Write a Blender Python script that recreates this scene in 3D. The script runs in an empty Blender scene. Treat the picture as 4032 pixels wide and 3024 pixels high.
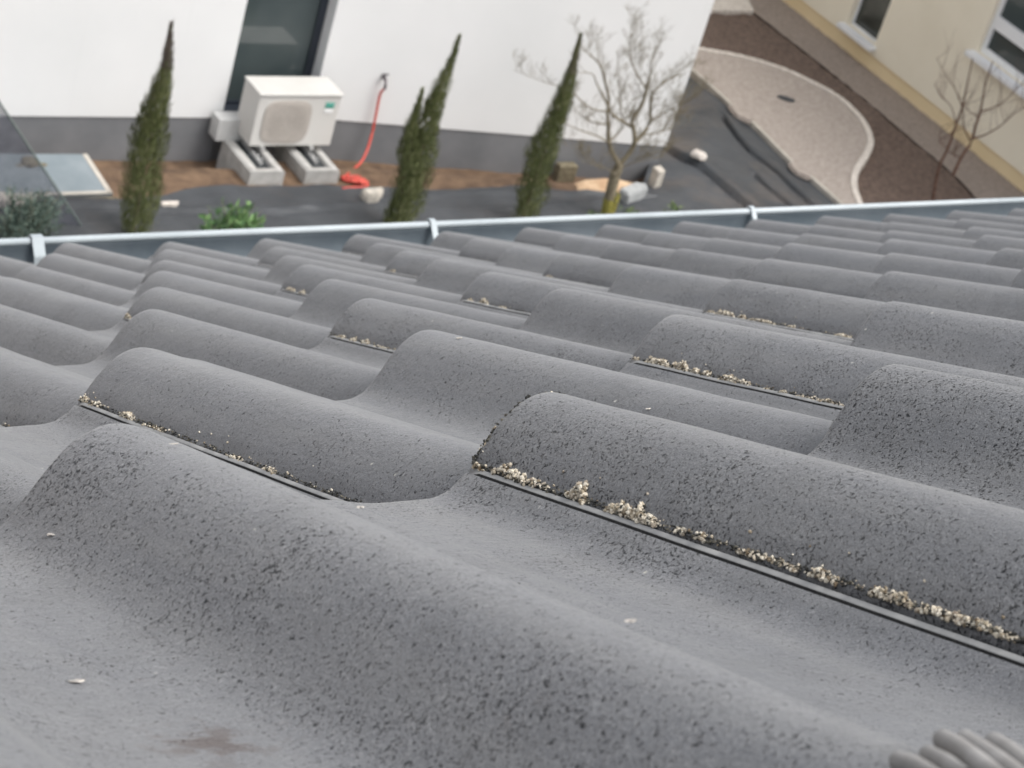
import bpy, bmesh, math, random
from mathutils import Vector, Matrix, noise
R=math.radians
sc=bpy.context.scene
COL=sc.collection
# ------------------------------------------------------------------ camera, world, sun
CX,CY,CZ=-0.25790,-0.45308,9.0
F=8792.56
RW=((0.8379082731593503,-0.47959354957761174,0.26057581041244193),
    (-0.06608010074588977,-0.5630351096345436,-0.8237869175963638),
    (0.541796221889713,0.6730389977721399,-0.5034633665147786))
PITCH=R(31)
cd=bpy.data.cameras.new('camera'); cam=bpy.data.objects.new('camera',cd); COL.objects.link(cam)
cam.matrix_world=Matrix(((RW[0][0],-RW[1][0],-RW[2][0],CX),(RW[0][1],-RW[1][1],-RW[2][1],CY),(RW[0][2],-RW[1][2],-RW[2][2],CZ),(0,0,0,1)))
cd.sensor_fit='HORIZONTAL'; cd.sensor_width=36; cd.lens=F/4032*36; cd.clip_start=.02; cd.clip_end=900
cd.dof.use_dof=True; cd.dof.focus_distance=0.80; cd.dof.aperture_fstop=50
sc.camera=cam
w=bpy.data.worlds.new('World'); sc.world=w; w.use_nodes=True
nt=w.node_tree; nt.nodes.clear()
sky=nt.nodes.new('ShaderNodeTexSky'); sky.sky_type='NISHITA'; sky.sun_disc=False
SUN_EL,SUN_AZ=R(60),R(140)      # azimuth measured clockwise from +Y
sky.sun_elevation=SUN_EL; sky.sun_rotation=SUN_AZ; sky.dust_density=4; sky.air_density=1.2
hs=nt.nodes.new('ShaderNodeHueSaturation'); hs.inputs['Saturation'].default_value=.22
bg=nt.nodes.new('ShaderNodeBackground'); bg.inputs['Strength'].default_value=.15
wo=nt.nodes.new('ShaderNodeOutputWorld')
nt.links.new(sky.outputs[0],hs.inputs['Color']); nt.links.new(hs.outputs[0],bg.inputs[0]); nt.links.new(bg.outputs[0],wo.inputs[0])
sd=bpy.data.lights.new('sun','SUN'); sd.energy=1.0; sd.angle=R(35); sd.color=(1,.97,.93)
so=bpy.data.objects.new('sun',sd); COL.objects.link(so)
dv=Vector((math.sin(SUN_AZ)*math.cos(SUN_EL),math.cos(SUN_AZ)*math.cos(SUN_EL),math.sin(SUN_EL)))
so.rotation_euler=dv.to_track_quat('Z','Y').to_euler(); so.location=(0,0,30)
sc.view_settings.view_transform='Standard'; sc.view_settings.look='None'; sc.view_settings.gamma=1
sc.view_settings.exposure=0.82
# ------------------------------------------------------------------ helpers
def ray(x,y):
    a=(x-2016)/F; b=(y-1512)/F
    return Vector([a*RW[0][i]+b*RW[1][i]+RW[2][i] for i in range(3)])
C0=Vector((CX,CY,CZ))
def G(x,y,z=0.):
    r=ray(x,y); return C0+r*((z-CZ)/r.z)
def VP(x,y,P,az):                      # point of a vertical wall plane through P running at azimuth az
    n=Vector((-math.sin(az),math.cos(az),0)); r=ray(x,y); return C0+r*((Vector((P[0],P[1],0))-C0).dot(n)-0*1)/ (r.dot(n)) if False else C0+r*(((Vector((P[0],P[1],CZ))-C0).dot(n))/r.dot(n))
def PJ(X):
    d=Vector(X)-C0; q=[sum(RW[k][i]*d[i] for i in range(3)) for k in range(3)]
    return (2016+F*q[0]/q[2],1512+F*q[1]/q[2],q[2])
def tag(o,label=None,cat=None,group=None,kind=None):
    if label: o['label']=label
    if cat: o['category']=cat
    if group: o['group']=group
    if kind: o['kind']=kind
    return o
def obj(name,bm,mats,parent=None,smooth=False):
    me=bpy.data.meshes.new(name); bm.normal_update(); bm.to_mesh(me); bm.free()
    if smooth:
        for p in me.polygons: p.use_smooth=True
    for m in (mats if isinstance(mats,(list,tuple)) else [mats]): me.materials.append(m)
    o=bpy.data.objects.new(name,me); COL.objects.link(o)
    if parent: o.parent=parent
    return o
def empty(name,loc=(0,0,0)):
    o=bpy.data.objects.new(name,None); o.empty_display_size=.1; COL.objects.link(o); o.location=loc; return o
def recenter(o,loc):
    """put a mesh object's origin at loc, keeping its shape where it is"""
    loc=Vector(loc); o.data.transform(Matrix.Translation(-loc)); o.location=loc; return o
def box(bm,x0,x1,y0,y1,z0,z1,M=None,bev=0):
    vs=[bm.verts.new((x,y,z)) for z in (z0,z1) for x,y in ((x0,y0),(x1,y0),(x1,y1),(x0,y1))]
    fs=[bm.faces.new([vs[i] for i in q]) for q in ((3,2,1,0),(4,5,6,7),(0,1,5,4),(1,2,6,5),(2,3,7,6),(3,0,4,7))]
    if bev:
        es=list({e for f in fs for e in f.edges}); r=bmesh.ops.bevel(bm,geom=es,offset=bev,segments=2,affect='EDGES',profile=.6)
        vs=list({v for v in vs if v.is_valid}|{v for f in r['faces'] for v in f.verts})
    if M:
        for v in vs: v.co=M@v.co
    return vs
def prism(bm,pts,z0,z1):
    a=[bm.verts.new((p[0],p[1],z0)) for p in pts]; b=[bm.verts.new((p[0],p[1],z1)) for p in pts]; n=len(pts)
    bm.faces.new(a[::-1]); bm.faces.new(b)
    for i in range(n): bm.faces.new((a[i],a[(i+1)%n],b[(i+1)%n],b[i]))
    bmesh.ops.recalc_face_normals(bm,faces=bm.faces[:])
def tube(bm,pts,rads,n=6,cap=True):
    pts=[Vector(p) for p in pts]; rings=[]; up=Vector((.13,.21,.97))
    if not isinstance(rads,(list,tuple)): rads=[rads]*len(pts)
    for i,p in enumerate(pts):
        t=(pts[min(i+1,len(pts)-1)]-pts[max(i-1,0)]).normalized()
        a=t.cross(up); 
        if a.length<.1: a=t.cross(Vector((1,0,0)))
        a.normalize(); b=t.cross(a)
        rings.append([bm.verts.new(p+(a*math.cos(k*2*math.pi/n)+b*math.sin(k*2*math.pi/n))*rads[i]) for k in range(n)])
    for r0,r1 in zip(rings,rings[1:]):
        for k in range(n): bm.faces.new((r0[k],r0[(k+1)%n],r1[(k+1)%n],r1[k]))
    if cap: bm.faces.new(rings[0]); bm.faces.new(rings[-1][::-1])
def lump(bm,c,r,rng,sub=1,sq=(1,1,1),jit=.25):
    ret=bmesh.ops.create_icosphere(bm,subdivisions=sub,radius=1)
    for v in ret['verts']:
        k=1+rng.uniform(-jit,jit); v.co=Vector((v.co.x*r*sq[0]*k,v.co.y*r*sq[1]*k,v.co.z*r*sq[2]*k))+Vector(c)
class Lumps:
    def __init__(s):
        t=bmesh.new(); bmesh.ops.create_icosphere(t,subdivisions=1,radius=1); t.verts.index_update()
        s.tv=[v.co.copy() for v in t.verts]; s.tf=[[v.index for v in f.verts] for f in t.faces]; t.free(); s.v=[]; s.f=[]
    def add(s,c,r,rng,sq=(1,1,1),jit=.4):
        n=len(s.v); q=Matrix.Rotation(rng.uniform(0,3),3,Vector((rng.random(),rng.random(),rng.random()+.1)))
        for co in s.tv:
            k=r*(1+rng.uniform(-jit,jit)); p=q@co; s.v.append((c[0]+p.x*k*sq[0],c[1]+p.y*k*sq[1],c[2]+p.z*k*sq[2]))
        s.f+=[[n+i for i in f] for f in s.tf]
    def build(s,name,m,parent):
        me=bpy.data.meshes.new(name); me.from_pydata(s.v,[],s.f); me.materials.append(m)
        o=bpy.data.objects.new(name,me); COL.objects.link(o); o.parent=parent; return o
def resample(pts,n):
    pts=[Vector(p) for p in pts]; L=[0]
    for a,b in zip(pts,pts[1:]): L.append(L[-1]+(b-a).length)
    out=[]; k=0
    for i in range(n):
        t=L[-1]*i/(n-1)
        while k<len(pts)-2 and L[k+1]<t: k+=1
        out.append(pts[k].lerp(pts[k+1],(t-L[k])/max(L[k+1]-L[k],1e-9)))
    return out
def smooth_curve(pts,n):
    pts=[Vector(p) for p in pts]; P=[pts[0]*2-pts[1]]+pts+[pts[-1]*2-pts[-2]]; out=[]
    for i in range(1,len(P)-2):
        for k in range(8):
            t=k/8; a,b,c,d=P[i-1],P[i],P[i+1],P[i+2]
            out.append(.5*((2*b)+(c-a)*t+(2*a-5*b+4*c-d)*t*t+(3*b-a-3*c+d)*t**3))
    out.append(pts[-1]); return resample(out,n)
def loft(bm,A,B,m,h):
    """sheet between two polylines of equal length; h(x,y) = height"""
    rows=[]
    for j in range(m+1):
        rows.append([])
        for a,b in zip(A,B):
            p=a.lerp(b,j/m); rows[-1].append(bm.verts.new((p.x,p.y,h(p.x,p.y))))
    for r0,r1 in zip(rows,rows[1:]):
        for i in range(len(A)-1): bm.faces.new((r0[i],r0[i+1],r1[i+1],r1[i]))
    bmesh.ops.recalc_face_normals(bm,faces=bm.faces[:])
    if sum(f.normal.z for f in bm.faces)<0:
        for f in bm.faces: f.normal_flip()
# ------------------------------------------------------------------ materials
class NB:
    def __init__(s,name):
        s.m=bpy.data.materials.new(name); s.m.use_nodes=True; s.t=s.m.node_tree; s.p=s.t.nodes['Principled BSDF']
    def n(s,typ,**kw):
        nd=s.t.nodes.new(typ)
        for k,v in kw.items():
            if k in nd.inputs: nd.inputs[k].default_value=v
            else: setattr(nd,k,v)
        return nd
    def l(s,a,b): s.t.links.new(a,b)
    def noise(s,vec,scale,detail=3,rough=.55,out='Fac'):
        nd=s.n('ShaderNodeTexNoise'); nd.inputs['Scale'].default_value=scale; nd.inputs['Detail'].default_value=detail; nd.inputs['Roughness'].default_value=rough
        if vec: s.l(vec,nd.inputs['Vector'])
        return nd.outputs[out]
    def ramp(s,src,stops):
        nd=s.n('ShaderNodeValToRGB'); e=nd.color_ramp.elements
        while len(e)<len(stops): e.new(.5)
        for i,(p,c) in enumerate(stops):
            e[i].position=p; e[i].color=c if len(c)==4 else (*c,1)
        s.l(src,nd.inputs[0]); return nd.outputs[0]
    def mix(s,fac,a,b,typ='MIX'):
        nd=s.n('ShaderNodeMix',data_type='RGBA',blend_type=typ)
        for sock,v in ((nd.inputs[0],fac),(nd.inputs[6],a),(nd.inputs[7],b)):
            if hasattr(v,'links') or hasattr(v,'is_linked'): s.l(v,sock)
            elif isinstance(v,(int,float)): sock.default_value=v
            else: sock.default_value=(*v,1) if len(v)==3 else v
        return nd.outputs[2]
    def math(s,op,a,b=None,clamp=False):
        nd=s.n('ShaderNodeMath',operation=op,use_clamp=clamp)
        for i,v in enumerate((a,b)):
            if v is None: continue
            if isinstance(v,(int,float)): nd.inputs[i].default_value=v
            else: s.l(v,nd.inputs[i])
        return nd.outputs[0]
    def bump(s,h,dist,strength=1,prev=None):
        nd=s.n('ShaderNodeBump'); nd.inputs['Distance'].default_value=dist; nd.inputs['Strength'].default_value=strength; s.l(h,nd.inputs['Height'])
        if prev: s.l(prev,nd.inputs['Normal'])
        return nd.outputs[0]
def simple(name,c1,c2,scale=20,rough=.8,bump=0,bscale=None,metal=0,spec=None,detail=4,lo=.35,hi=.65):
    b=NB(name); tc=b.n('ShaderNodeTexCoord'); v=tc.outputs['Object']
    f=b.noise(v,scale,detail); b.l(b.ramp(f,[(lo,c1),(hi,c2)]),b.p.inputs['Base Color'])
    b.p.inputs['Roughness'].default_value=rough; b.p.inputs['Metallic'].default_value=metal
    if spec is not None: b.p.inputs['Specular IOR Level'].default_value=spec
    if bump: b.l(b.bump(b.noise(v,bscale or scale*3,5,.6),bump),b.p.inputs['Normal'])
    return b.m
def tile_material():
    b=NB('tile_concrete'); tc=b.n('ShaderNodeTexCoord'); oi=b.n('ShaderNodeObjectInfo')
    off=b.n('ShaderNodeVectorMath',operation='SCALE'); comb=b.n('ShaderNodeCombineXYZ')
    for i in range(3): b.l(oi.outputs['Random'],comb.inputs[i])
    b.l(comb.outputs[0],off.inputs[0]); off.inputs['Scale'].default_value=7.3
    add=b.n('ShaderNodeVectorMath',operation='ADD'); b.l(tc.outputs['Object'],add.inputs[0]); b.l(off.outputs[0],add.inputs[1]); v=add.outputs[0]
    at=b.n('ShaderNodeAttribute',attribute_type='OBJECT',attribute_name='rough'); rough=at.outputs['Fac']
    # warped coordinates make the pores ragged
    wn=b.n('ShaderNodeTexNoise'); wn.inputs['Scale'].default_value=380; wn.inputs['Detail'].default_value=2; b.l(v,wn.inputs['Vector'])
    ws=b.n('ShaderNodeVectorMath',operation='SCALE'); b.l(wn.outputs['Color'],ws.inputs[0]); ws.inputs['Scale'].default_value=.0028
    wa=b.n('ShaderNodeVectorMath',operation='ADD'); b.l(v,wa.inputs[0]); b.l(ws.outputs[0],wa.inputs[1]); wv=wa.outputs[0]
    def vor(scale,vec):
        nd=b.n('ShaderNodeTexVoronoi'); nd.inputs['Scale'].default_value=scale; b.l(vec,nd.inputs['Vector']); return nd
    region=b.math('ADD',b.math('MULTIPLY',b.noise(v,30,4,.6),.7),.19)
    geo=b.n('ShaderNodeNewGeometry'); sx=b.n('ShaderNodeSeparateXYZ')
    # the moulded flank of each roll (left side, in the tile's own frame) is the porous one
    nrm=b.n('ShaderNodeVectorTransform',vector_type='NORMAL',convert_from='WORLD',convert_to='OBJECT'); b.l(geo.outputs['Normal'],nrm.inputs[0]); b.l(nrm.outputs[0],sx.inputs[0])
    flank=b.math('MULTIPLY',sx.outputs[0],-.24,True)
    reg=b.math('ADD',b.math('ADD',region,flank),b.math('MULTIPLY',rough,.16))
    g1=b.noise(wv,980,3,.62); g2=b.noise(v,420,4,.7); g3=b.noise(v,1700,2,.7)
    # pores : the noise threshold opens up where the surface is coarse
    th=b.math('ADD',b.math('MULTIPLY',reg,.24),.205)
    pit=b.math('MULTIPLY',b.math('SUBTRACT',th,g1),22,True)
    pit2=b.math('MULTIPLY',b.math('SUBTRACT',b.math('SUBTRACT',th,.025),g2),20,True)
    pits=b.math('MAXIMUM',pit,pit2)
    lift=b.math('MULTIPLY',b.math('SUBTRACT',g1,b.math('SUBTRACT',1.0,b.math('SUBTRACT',th,.0))),14,True)
    mid=b.noise(v,120,4,.6); big=b.noise(v,9,3,.5)
    base=b.ramp(big,[(.3,(.096,.104,.117)),(.7,(.138,.143,.154))])
    base=b.mix(.30,base,b.ramp(mid,[(.35,(.080,.087,.099)),(.65,(.156,.162,.172))]))
    base=b.mix(.50,base,b.ramp(g3,[(.32,(.075,.077,.082)),(.5,(.155,.155,.162)),(.70,(.28,.28,.28))]))
    base=b.mix(b.math('MULTIPLY',pits,.82),base,(.020,.022,.025))
    base=b.mix(b.math('MULTIPLY',lift,.5),base,(.34,.34,.34))
    # rain-washed streaks running down the slope and duller patches
    mp=b.n('ShaderNodeMapping'); mp.inputs['Scale'].default_value=(60,5,60); b.l(v,mp.inputs[0])
    sk=b.noise(mp.outputs[0],1.0,4,.6); base=b.mix(b.ramp(sk,[(.42,(0,0,0)),(.72,(.38,.38,.38))]),base,(.235,.232,.225))
    base=b.mix(b.ramp(b.noise(v,22,5,.65),[(.50,(0,0,0)),(.75,(.45,.45,.45))]),base,(.085,.086,.088))
    v3=b.n('ShaderNodeTexVoronoi'); v3.inputs['Scale'].default_value=110; b.l(wv,v3.inputs['Vector'])
    sp=b.math('MULTIPLY',b.ramp(v3.outputs['Distance'],[(.0,(1,1,1)),(.05,(1,1,1)),(.09,(0,0,0))]),b.ramp(v3.outputs['Color'],[(.80,(0,0,0)),(.84,(1,1,1))]))
    base=b.mix(b.math('MULTIPLY',sp,.8),base,(.58,.56,.50))
    st=b.math('MULTIPLY',b.ramp(b.noise(v,14,5,.7),[(.66,(0,0,0)),(.76,(1,1,1))]),b.ramp(b.noise(v,240,3,.6),[(.48,(0,0,0)),(.60,(1,1,1))]))
    base=b.mix(b.math('MULTIPLY',st,.45),base,(.12,.09,.07))
    # brown dirt stain on the big foreground tile, where the photograph has it
    dn=b.n('ShaderNodeVectorMath',operation='DISTANCE'); b.l(geo.outputs['Position'],dn.inputs[0]); dn.inputs[1].default_value=(-.066,-.1558,8.6945)
    near=b.math('SUBTRACT',1.0,b.math('MULTIPLY',dn.outputs['Value'],38),True)
    sm=b.math('MULTIPLY',b.math('SUBTRACT',b.math('ADD',b.noise(wv,150,4,.7),b.math('MULTIPLY',near,.22)),.60),9,True)
    base=b.mix(b.math('MULTIPLY',b.math('MULTIPLY',sm,near),1.0,True),base,(.065,.045,.038))
    vv=b.n('ShaderNodeHueSaturation'); b.l(base,vv.inputs['Color']); b.l(b.math('ADD',b.math('MULTIPLY',oi.outputs['Random'],.20),.88),vv.inputs['Value'])
    b.l(vv.outputs[0],b.p.inputs['Base Color'])
    b.p.inputs['Roughness'].default_value=.5; b.p.inputs['Specular IOR Level'].default_value=.75; b.l(b.math('MULTIPLY',b.math('SUBTRACT',1.0,pits,True),.22),b.p.inputs['Sheen Weight']); b.l(b.math('MULTIPLY',b.math('SUBTRACT',1.05,pits,True),.72),b.p.inputs['Specular IOR Level']); b.p.inputs['Sheen Roughness'].default_value=.35
    h=b.math('SUBTRACT',b.math('ADD',b.math('ADD',b.math('MULTIPLY',g3,.25),b.math('MULTIPLY',mid,.5)),b.math('MULTIPLY',g2,.35)),b.math('MULTIPLY',pits,.8))
    b.l(b.bump(h,.0013,.9),b.p.inputs['Normal']); return b.m
def island_mat(name,cs,rough=.95):
    b=NB(name); g=b.n('ShaderNodeNewGeometry'); b.l(b.ramp(g.outputs['Random Per Island'],[(i/(len(cs)-1),q) for i,q in enumerate(cs)]),b.p.inputs['Base Color'])
    b.p.inputs['Roughness'].default_value=rough; return b.m
M={}
M['tile']=tile_material()
M['rib']=simple('lock_rib_grey',(.27,.27,.27),(.42,.415,.40),90,.6,.00008,900)
M['lichen']=island_mat('cream_lichen',[(.10,.07,.04),(.40,.34,.25),(.60,.53,.42),(.68,.63,.53),(.20,.16,.12)])
M['groove_shade']=simple('painted_groove_shade',(.012,.012,.013),(.035,.034,.032),900,.9)  # near-black colour stands in for the shade inside the rib groove
M['moss']=island_mat('dark_moss',[(.012,.012,.011),(.03,.03,.027),(.07,.066,.055),(.16,.145,.11)])
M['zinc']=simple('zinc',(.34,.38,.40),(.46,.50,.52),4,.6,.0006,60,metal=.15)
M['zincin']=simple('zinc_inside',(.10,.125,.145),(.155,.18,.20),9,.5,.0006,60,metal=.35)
def wall_mat():
    b=NB('white_render'); tc=b.n('ShaderNodeTexCoord'); v=tc.outputs['Object']
    c=b.ramp(b.noise(v,1.1,5),[(.3,(.715,.72,.715)),(.7,(.765,.765,.76))])
    mp=b.n('ShaderNodeMapping'); mp.inputs['Scale'].default_value=(7,7,.35); b.l(v,mp.inputs[0])
    c=b.mix(b.ramp(b.noise(mp.outputs[0],1,5,.65),[(.6,(0,0,0)),(.85,(.3,.3,.3))]),c,(.66,.665,.66))
    b.l(c,b.p.inputs['Base Color']); b.p.inputs['Roughness'].default_value=.9; b.l(b.bump(b.noise(v,350,3),.001),b.p.inputs['Normal']); return b.m
M['white']=wall_mat()
M['plinth']=simple('grey_plinth',(.145,.150,.158),(.19,.193,.20),2.2,.85,.0006,200)
M['cream']=simple('cream_render',(.77,.71,.58),(.82,.76,.63),1.3,.9,.0008,350)
M['yellow']=simple('ochre_plinth',(.70,.56,.34),(.75,.61,.39),1.6,.9,.0008,300)
M['upvc']=simple('white_frame',(.74,.75,.77),(.80,.81,.82),3,.35)
M['anth']=simple('anthracite_frame',(.02,.026,.036),(.03,.036,.05),3,.4)
def glass(name,c1,c2,rough=.04):
    b=NB(name); tc=b.n('ShaderNodeTexCoord'); f=b.noise(tc.outputs['Object'],1.3,2)
    b.l(b.ramp(f,[(.35,c1),(.65,c2)]),b.p.inputs['Base Color']); b.p.inputs['Roughness'].default_value=rough; b.p.inputs['Specular IOR Level'].default_value=.7; return b.m
M['glass']=glass('door_glass',(.045,.06,.062),(.075,.09,.09))
M['glass2']=glass('window_glass',(.03,.034,.03),(.06,.066,.058))
M['soil']=simple('brown_soil',(.085,.052,.032),(.20,.128,.078),7,.95,.02,40,detail=7,lo=.3,hi=.7)
M['sand']=simple('orange_sand',(.42,.27,.16),(.60,.44,.29),9,.95,.006,90)
M['mulch']=simple('dark_mulch',(.075,.052,.042),(.19,.135,.108),26,.95,.012,60,detail=8,lo=.3,hi=.72)
M['gravel']=simple('grey_gravel',(.20,.165,.14),(.36,.30,.26),38,.95,.01,90,detail=8,lo=.3,hi=.7)
M['path']=simple('beige_path',(.27,.23,.20),(.44,.385,.345),26,.95,.008,60,detail=9,lo=.28,hi=.7)
M['edging']=simple('pale_stone',(.50,.45,.40),(.72,.67,.61),24,.9,.006,80)
M['stone']=simple('light_stone',(.42,.39,.34),(.62,.57,.50),14,.9,.006,50)
M['gstone']=simple('grey_block',(.30,.31,.31),(.42,.43,.43),14,.9,.004,60)
M['concrete']=simple('cast_concrete',(.36,.35,.33),(.47,.46,.44),11,.85,.002,120)
M['concrete2']=simple('pale_block',(.50,.50,.49),(.58,.58,.57),9,.85,.002,90)
M['rubber']=simple('black_rubber',(.02,.024,.027),(.035,.04,.043),20,.6)
M['ac']=simple('off_white_metal',(.57,.555,.525),(.61,.595,.565),3,.45)
M['grille']=simple('fan_grille',(.42,.385,.35),(.47,.43,.39),40,.6)
M['teal']=simple('teal_sticker',(.01,.25,.19),(.015,.30,.22),9,.4)
M['badge']=simple('white_sticker',(.75,.75,.74),(.8,.8,.79),9,.4)
M['steel']=simple('bright_steel',(.5,.5,.5),(.65,.65,.64),30,.35,metal=.6)
M['steelgrey']=simple('pale_grey_ribs',(.23,.22,.21),(.32,.31,.30),120,.7)
M['hose']=simple('red_hose',(.50,.055,.04),(.60,.09,.06),6,.45)
M['tap']=simple('dark_tap',(.05,.04,.05),(.12,.10,.11),60,.4,metal=.5)
M['sheet']=simple('blue_grey_sheet',(.17,.205,.225),(.225,.26,.28),3,.55)
M['trim']=simple('beige_trim',(.40,.37,.325),(.50,.465,.41),9,.7)
M['bark']=simple('bark',(.10,.085,.055),(.22,.19,.125),30,.9,.002,120)
M['palebark']=simple('pale_bark',(.12,.10,.065),(.24,.205,.14),30,.9,.002,120)
M['netting']=simple('dark_netting',(.05,.055,.075),(.10,.105,.13),9,.7)
M['cord']=simple('grey_green_cord',(.10,.13,.12),(.17,.20,.19),20,.8)
M['barkred']=simple('reddish_bark',(.085,.045,.03),(.16,.09,.065),30,.9,.002,120)
M['mossbark']=simple('mossy_bark',(.16,.15,.03),(.34,.30,.07),40,.95,.003,120)
def foliage(name,cs,rough=.75):
    b=NB(name); g=b.n('ShaderNodeNewGeometry'); tc=b.n('ShaderNodeTexCoord')
    c=b.ramp(g.outputs['Random Per Island'],[(i/(len(cs)-1),q) for i,q in enumerate(cs)])
    c=b.mix(b.ramp(b.noise(tc.outputs['Object'],5,3),[(.4,(0,0,0)),(.62,(.6,.6,.6))]),c,cs[0])
    b.l(c,b.p.inputs['Base Color']); b.p.inputs['Roughness'].default_value=rough
    b.p.inputs['Subsurface Weight'].default_value=0; return b.m
M['cypress']=foliage('cypress_green',[(.075,.095,.028),(.15,.17,.06),(.27,.28,.14)])
M['drytip']=foliage('dry_tip',[(.11,.085,.08),(.17,.13,.12),(.20,.17,.15)])
M['olive']=foliage('grey_green_leaf',[(.035,.06,.05),(.09,.13,.10),(.19,.25,.20)])
M['laurel']=foliage('fresh_green_leaf',[(.04,.09,.03),(.09,.19,.06),(.22,.36,.13)])
M['weed']=foliage('weed_leaf',[(.05,.09,.03),(.12,.18,.05),(.2,.26,.09)])
def membrane_mat(name,dust):
    b=NB(name); tc=b.n('ShaderNodeTexCoord'); v=tc.outputs['Object']
    c=b.ramp(b.noise(v,2.2,5),[(.3,(.030+.025*dust,.033+.027*dust,.037+.03*dust)),(.7,(.052+.035*dust,.056+.037*dust,.062+.04*dust))])
    d=b.ramp(b.noise(v,1.4,6,.65),[(.42+.12*(1-dust),(0,0,0)),(.66,(.75*dust,)*3)])
    c=b.mix(d,c,(.16,.125,.10)); b.l(c,b.p.inputs['Base Color']); b.p.inputs['Roughness'].default_value=.55
    b.l(b.bump(b.noise(v,6,4,.5),.02),b.p.inputs['Normal']); return b.m
M['memA']=membrane_mat('weed_membrane_dark',.15); M['memB']=membrane_mat('weed_membrane_dusty',.55)
# ------------------------------------------------------------------ roof tiles
TA=(15.7017,2.20379,-1.54442,-.28696,.5082); TB=(1.64923,-1.54104,-1.29081,-.47605,.0786)
TL,GA,UG=26.5512,325.4638,-34.989
WC=[0,0,0,0,1.89,2.31,5.06,11.03]
KC=[0,0,0,0,.25,.35,.5,.75]; JC=[0,0,0,0,6,7,8,10]
def prof(u):
    z=0
    for k in range(5):
        a=2*math.pi*u*(k+1)/150; z+=TA[k]*(math.cos(a)+(1 if k%2==0 else -1))+TB[k]*math.sin(a)
    return z
# roof frame -> world : u to the right, s up the slope, n out of the roof
RX=Vector((1,0,0)); RS=Vector((0,-math.cos(PITCH),math.sin(PITCH))); RN=Vector((0,math.sin(PITCH),math.cos(PITCH)))
ZC=9.0-0.41309
def RP(u,s,n): return Vector((0,0,ZC))+(RX*u+RS*s+RN*n)/1000
def dz(c,j):
    k=min(c,7); return WC[k]+KC[k]*(j-JC[k])
def tile_mesh(seed,near):
    rng=random.Random(seed); bm=bmesh.new(); sec=[]           # section : (u, ztop)
    u=UG+2.2
    zl=prof(UG)
    sec=[(UG+.1,zl-5.5),(UG,zl-2.4),(UG+.7,zl-1.3),(UG+2.2,prof(UG+2.2)-.4)]
    n=110; u1=UG+300-2.9
    for i in range(1,n+1):
        uu=UG+2.2+(u1-UG-2.2)*i/n; sec.append((uu,prof(uu)-.2-4.5*math.exp(-((uu-178)/16)**2)))
    e=UG+300; zb=prof(UG-2.9)
    sec+=[(e-2.8,zb-.2),(e-2.65,zb-1.7),(e-2.3,zb-1.7),(e-2.2,zb+.5),(e-2.0,zb+.85),(e-.95,zb+1.55),(e-.7,zb+1.3),(e-.6,zb-4),(e+16,zb-3.8),(e+16.4,zb-8)]
    ss=[0,.7,2.2,5,9]; 
    while ss[-1]<418: ss.append(ss[-1]+(5 if near else 14))
    ss.append(420)
    N=len(sec); rows=[]
    for i,s in enumerate(ss):
        drop=(3.2,1.0,.15)[i] if i<3 else 0
        row=[]
        for k,(uu,z) in enumerate(sec):
            du=dzz=dss=0
            if near:
                if k<4: du=.55*noise.noise(Vector((s*.11,seed*9.1,k*.2)))+.5*noise.noise(Vector((s*.5,seed*3.3,0)))
                if i<3: dss=.7*noise.noise(Vector((uu*.15,seed*5.,0)))+.4*noise.noise(Vector((uu*.6,seed,0)))
                dzz=.35*noise.noise(Vector((uu*.02,s*.02,seed*2.)))
            if N-8<=k<=N-5 and s<8: drop2=(8-s)*.35
            else: drop2=0
            row.append(bm.verts.new(((uu+du)/1000,-(s+dss)/1000,(z-drop+dzz-drop2+TL*(1-s/GA))/1000)))
        rows.append(row)
    for a,b in zip(rows,rows[1:]):
        for k in range(N-1): bm.faces.new((a[k],a[k+1],b[k+1],b[k]))
    # underside and front
    low=[]
    for s in (0,420):
        low.append([bm.verts.new((uu/1000,-s/1000,(z-(4 if k==0 else (15 if k<N-9 else 5))+TL*(1-s/GA))/1000)) for k,(uu,z) in enumerate(sec)])
    for k in range(N-1):
        bm.faces.new((low[0][k+1],low[0][k],low[1][k],low[1][k+1]))
        bm.faces.new((rows[0][k+1],rows[0][k],low[0][k],low[0][k+1])); bm.faces.new((rows[-1][k],rows[-1][k+1],low[1][k+1],low[1][k]))
    bmesh.ops.recalc_face_normals(bm,faces=bm.faces[:])
    me=bpy.data.meshes.new('tile_body'); bm.to_mesh(me); bm.free()
    for p in me.polygons: p.use_smooth=True
    me.materials.append(M['tile']); me.materials.append(M['rib']); me.materials.append(M['groove_shade'])
    for p in me.polygons:
        cu=p.center.x*1000
        if UG+300-2.22<cu<UG+300-.65: p.material_index=1
        if UG+300-2.85<cu<=UG+300-2.22: p.material_index=2  # groove faces: shade put in as colour, a dark line below the rib
    me.set_sharp_from_angle(angle=R(60))
    return me
TM_NEAR=[tile_mesh(k,True) for k in range(3)]; TM_FAR=[tile_mesh(10+k,False) for k in range(2)]
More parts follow.
